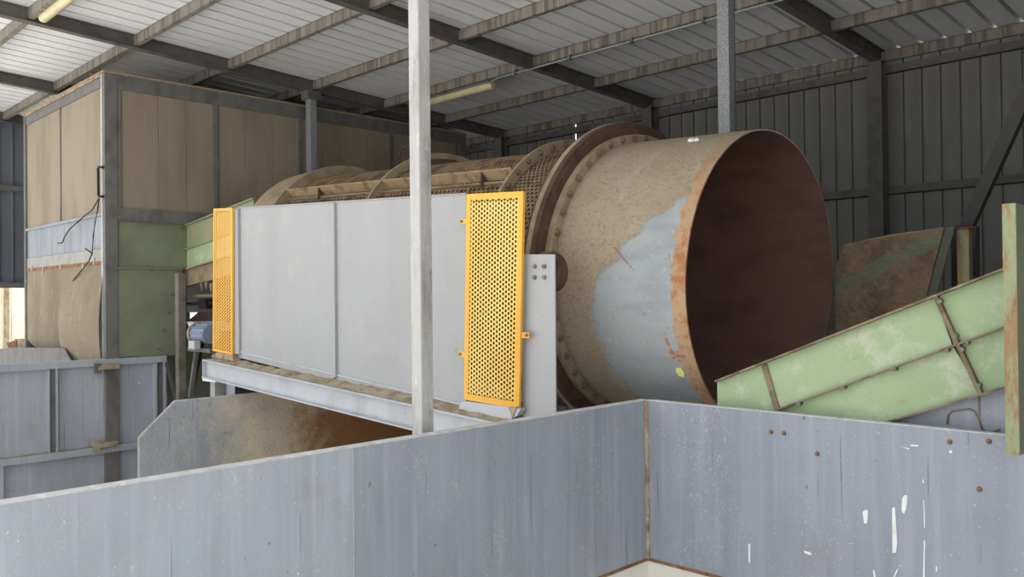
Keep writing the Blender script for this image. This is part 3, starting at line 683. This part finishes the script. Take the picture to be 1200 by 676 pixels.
def yq_(pts, y, ext, nm, m): return MB().prism([at(px, py, 1, y) for px, py in pts], ext).build(nm, m, ch)
YF = 5.3
yq_([(219, 264.5), (251, 253), (297, 233), (297, 262), (251, 280.5), (219, 292)], YF, (0, .02, 0), 'side_plate', M['green_dusty'])
yq_([(219, 293), (251, 281.5), (297, 265), (297, 290), (251, 305.5), (219, 314.5)], YF, (0, .02, 0), 'side_plate', M['green'])
yq_([(214, 316), (251, 307), (297, 292), (297, 312), (251, 327), (222, 334), (214, 336)], YF+.03, (0, .02, 0), 'under_plate', M['dustsheet'])
for p_, q in (((216, 293), (297, 264)), ((219, 315), (297, 291)), ((218, 264), (297, 232.5))):
    MB().bar(at(*p_, 1, YF-.015), at(*q, 1, YF-.015), .04, .018).build('rib', M['green_dusty'], ch)
box(-12.0, -9.9, 6.9, 6.92, .1, 1.25).build('side_plate', M['green_dusty'], ch)
a, b_ = at(219, 322, 1, 5.35), at(297, 300, 1, 5.35)
MB().prism([a, b_, b_+[0, 1.5, 0], a+[0, 1.5, 0]], (0, 0, .03)).build('floor_plate', M['dustsheet'], ch)
# column under it
q = at(213, 400, 0, -11.3)
box(-11.4, -11.29, q[1]-.05, q[1]+.06, -2.9, .36).build('leg', M['legbrown'], ch, bevel=.008)
xq([(190, 415), (250, 400), (250, 468), (196, 468)], -12.6, (-.02, 0, 0), 'rear_plate', M['green_dark'])
a, b_ = at(223, 465, 1, 4.9), at(232, 400, 1, 4.9); MB().bar(a, b_, .05, .05).build('brace', M['frame'], ch)
a, b_ = at(221, 452, 1, 5.0), at(233, 400, 1, 5.0); MB().bar(a+[.06, 0, -.1], b_+[.08, 0, 0], .06, .06).build('brace', M['black'], ch)
a, b_ = at(197, 424, 1, 4.9), at(208, 468, 1, 4.9); MB().bar(a, b_, .06, .10).build('brace', M['darksteel'], ch)

# drive parts seen between the column and the narrow guard
du = thing('belt_drive', (-11, 5.3, -.3), 'dark dusty belt drive in the gap left of the narrow yellow guard', 'machine')
def dq(pts, y, ext, nm, m): return MB().prism([at(px, py, 1, y) for px, py in pts], ext).build(nm, m, du)
dq([(219, 338), (252, 326), (252, 366), (219, 366)], 6.2, (0, .05, 0), 'back_plate', M['darksteel'])
dq([(231, 350), (240, 350), (242, 362), (233, 362)], 5.4, (0, .15, 0), 'bearing_block', M['black'])
a, b_ = at(220, 356.5, 1, 5.45), at(253, 355, 1, 5.45); MB().tube([a, b_], .025, 10).build('shaft', M['black'], du)
a, b_ = at(220, 347, 1, 5.5), at(253, 346, 1, 5.5); MB().bar(a, b_, .05, .04).build('rail', M['dustsheet'], du)
dq([(232, 366), (253, 366), (253, 381), (220, 376)], 5.6, (0, .1, 0), 'skirt_plate', M['rustdark'])
dq([(219, 377), (252, 382), (252, 388), (222, 384)], 5.2, (0, .5, 0), 'deck_plate', M['white'])
for px, py in ((236, 336), (241, 334), (247, 338)):
    q = at(px, py, 1, 5.35); MB().prism([q+[-.05, 0, .06], q+[.04, 0, .08], q+[0, 0, -.06]], (0, .02, 0)).build('torn_rubber', M['dustsheet'], du)
mo = thing('electric_motor', (-10.4, 4.95, -.5), 'small blue-grey electric motor left of the narrow yellow guard', 'motor')
q = at(240, 394, 1, 4.95)
MB().tube([q+[-.22, 0, .03], q+[-.17, 0, .03]], .15, 20).build('end_cap', M['dustsheet'], mo, smooth=True)
hs = MB().tube([q+[-.17, 0, .03], q+[.2, 0, .03]], .125, 20).build('housing', M['motor'], mo, smooth=True)
for k in range(8):
    th = math.radians(-20+k*30); d = np.array([0, -math.cos(th), math.sin(th)])
    MB().bar(q+[-.16, 0, .03]+d*.13, q+[.18, 0, .03]+d*.13, .012, .03, d).build('fin', M['motor'], hs)
MB().prism([q+[-.06, -.2, -.16], q+[.12, -.2, -.16], q+[.12, -.2, -.05], q+[-.06, -.2, -.05]], (0, .09, 0)).build('terminal_box', M['beam'], mo, bevel=.01)
box(q[0]-.3, q[0]+.35, 4.85, 5.1, q[2]-.20, q[2]-.15).build('foot', M['frame'], mo)
box(q[0]+.2, q[0]+.3, 4.95, 5.05, -2.9, q[2]-.2).build('pedestal', M['frame'], mo)
st = thing('dirt_chute', (-9.6, 4.75, -.9), 'tan dust-caked sloping plate under the narrow yellow guard', 'plate')
quad([(254, 413), (272, 416), (273, 423), (247, 418)], YG-.05, (0, .1, 0), 'slope', M['dust'], st)
quad([(258, 440), (275, 445), (275, 470), (253, 466)], YG+.5, (0, .01, 0), 'plate', M['bay'], st)

# ------------------------------------------------------------------ green discharge conveyor at right
YN, YFc = 4.95, 7.4
cv = thing('discharge_conveyor', (-2.2, YN, -.7), 'light green bolted-side conveyor rising right from under the drum mouth', 'conveyor')
def cq(pts, y, ext, nm, m, **k): return MB().prism([at(px, py, 1, y) for px, py in pts], ext).build(nm, m, cv, **k)
TE = lambda px: 447-(px-840)*(130/334.)          # top edge of the near side
L1 = lambda px: 479-(px-912)*(95/262.)           # middle rib
B1 = lambda px: 495-(px-1036)*(40/138.)          # lower edge
XE2 = 1700
def ribx(t): return 895+(912-895)*t
cq([(840.5, TE(840.5)), (894, TE(894)), (911, L1(911)), (880, 490), (841, 500)], YN, (0, .01, 0), 'side_plate', M['green'])
cq([(897, TE(897)), (1096, TE(1096)), (1116, L1(1116)), (912.5, L1(912.5))], YN, (0, .01, 0), 'side_plate', M['green'])
cq([(913, L1(913)+1.2), (1117, L1(1117)+1.2), (1150, B1(1150)), (1000, 505.5), (918, 500)], YN, (0, .01, 0), 'side_plate', M['green'])
cq([(1099, TE(1099)), (XE2, TE(XE2)), (XE2, L1(XE2)), (1118, L1(1118))], YN, (0, .01, 0), 'side_plate', M['green'])
cq([(1119.5, L1(1119.5)+1.2), (XE2, L1(XE2)+1.2), (XE2, B1(XE2)), (1152, B1(1152))], YN, (0, .01, 0), 'side_plate', M['green'])
def rib(p_, q, w=.05, h=.012, y=YN): MB().bar(at(*p_, 1, y-.02), at(*q, 1, y-.02), w, h).build('rib', M['rib'], cv)
rib((840, TE(840)-.5), (XE2, TE(XE2)-.5), .06, .012)
rib((912, L1(912)+.6), (XE2, L1(XE2)+.6), .045, .010)
rib((1000, B1(1000)), (XE2, B1(XE2)), .05, .010)
MB().bar(at(895.5, TE(895)+1, 1, YN-.008), at(913, 487, 1, YN-.008), .016, .035, (1, 0, 0)).build('rib', M['rib'], cv)
MB().bar(at(1097.5, TE(1097)+1, 1, YN-.02), at(1150, B1(1150), 1, YN-.02), .04, .022, (1, 0, 0)).build('rib', M['rib'], cv)
for px, py in ((938, L1(938)+3), (990, L1(990)+3), (1050, L1(1050)+3), (1111, L1(1111)+3), (1134, L1(1134)+3), (1103, 353), (1121, 393), (1129, 409), (1148, 451)):
    q = at(px, py, 1, YN-.012); MB().tube([q+[0, .012, 0], q+[0, -.03, 0]], .013, 7).build('bolt', M['bolt'], cv, smooth=True)
cq([(1000, B1(1000)+1), (XE2, B1(XE2)+1), (XE2, 520), (1000, 520)], YN+.02, (0, .01, 0), 'lower_plate', M['hopper'])
mb = MB().tube([at(px, py, 1, YN+.015) for px, py in ((1110, 497), (1111, 487), (1116, 482), (1136, 479), (1142, 482), (1147, 491), (1151, 503), (1157, 507), (1172, 503))], .006, 6); mb.build('weld_line', M['rib'], cv)
MB().tube([at(px, py, 1, YN+.015) for px, py in ((1147, 462), (1147.5, 488))], .005, 6).build('weld_line', M['rib'], cv)
# belt and far side
a, b_ = at(841, 500, 1, YN), at(XE2, 500-(XE2-841)*128/374., 1, YN)
MB().prism([a+[0, .02, 0], b_+[0, .02, 0], b_+[0, 2.35, 0], a+[0, 2.35, 0]], (0, 0, -.02)).build('belt', M['black'], cv)
cq([(979, 440), (979, 310), (990, 288), (1040, 277), (1106, 268), (1084, 352), (1060, 440)], YFc, (0, .02, 0), 'back_plate', M['caked'])
a, b_ = at(1108, 267, 1, YFc), at(1086, 350, 1, YFc)
MB().prism([a, a+[.10, -.1, 0], b_+[.10, -.1, 0], b_], (0, .02, 0)).build('return_plate', M['green_shade'], cv)
a, b_ = at(1040, 276.5, 1, YFc+.01), at(1107, 267, 1, YFc+.01); MB().bar(a, b_, .03, .012).build('edge_strip', M['dustsheet'], cv)
a2 = at(990, 287.5, 1, YFc+.01); MB().bar(a2, a, .03, .012).build('edge_strip', M['dustsheet'], cv)
q = at(1128, 268, 1, YFc+.05)
box(q[0]-.045, q[0]+.045, q[1], q[1]+.09, -2.9, q[2]).build('leg', M['green_rust'], cv)
box(q[0]-.09, q[0]+.07, q[1]-.02, q[1]+.12, q[2], q[2]+.012).build('cap_plate', M['rust'], cv)
box(-1.4, -1.3, 7.28, 7.38, -2.9, -.3).build('leg', M['green_shade'], cv)
box(-1.6, -1.5, 5.1, 5.2, -2.9, -.3).build('leg', M['green_shade'], cv)
# dark brace up to the back wall column
q0 = at(1131, 270, 1, 7.9); q1 = at(1216, 82, 1, 7.9)
t = thing('diagonal_brace', q0, 'dark diagonal steel brace leaning up right behind the conveyor', 'brace')
d = q1-q0
MB().bar(q0, q0+d*((zr(7.9)+.02-q0[2])/d[2]), .105, .10, (0, 1, 0)).build('bar', M['darksteel'], t)
MB().box(q0[0]-.1, q0[0]+.1, 7.85, 7.95, -2.9, q0[2]+.03).build('foot_post', M['darksteel'], t)
# rusty green upright in front
YU = 4.5
a = at(1174, 239, 1, YU); b_ = at(1190, 239, 1, YU); c = at(1177, 532, 1, YU)
t = thing('rusty_upright', (a[0], YU, c[2]), 'rust-flaked light green steel upright at the right edge', 'upright')
box(a[0], b_[0], YU, YU+.012, c[2], a[2]).build('front_face', M['green_rust'], t)
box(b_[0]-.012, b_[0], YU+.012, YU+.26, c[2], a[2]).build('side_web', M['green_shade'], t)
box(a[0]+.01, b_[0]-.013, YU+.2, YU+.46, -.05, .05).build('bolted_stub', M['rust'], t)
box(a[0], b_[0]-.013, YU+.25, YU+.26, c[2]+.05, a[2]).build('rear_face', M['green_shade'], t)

# ------------------------------------------------------------------ outside, through the opening at left
ob = thing('outbuilding', (-27, 6, -2.9), 'cream boarded wall outside, in bright daylight past the left wall', 'building')
for i in range(14): box(-27.02, -27, 5.0+i*.3, 5.29+i*.3, -2.9, 1.6).build('board', M['cream'], ob)
box(-27.3, -27.02, 5.0, 9.2, -2.9, 1.6).build('core_wall', M['cream'], ob)
for yy in (5.35, 6.6): box(-26.98, -26.9, yy, yy+.12, -2.9, 1.7).build('corner_strip', M['dust'], ob)
box(-27.4, -26.7, 4.8, 9.4, 1.6, 1.7).build('roof_edge', M['white'], ob)
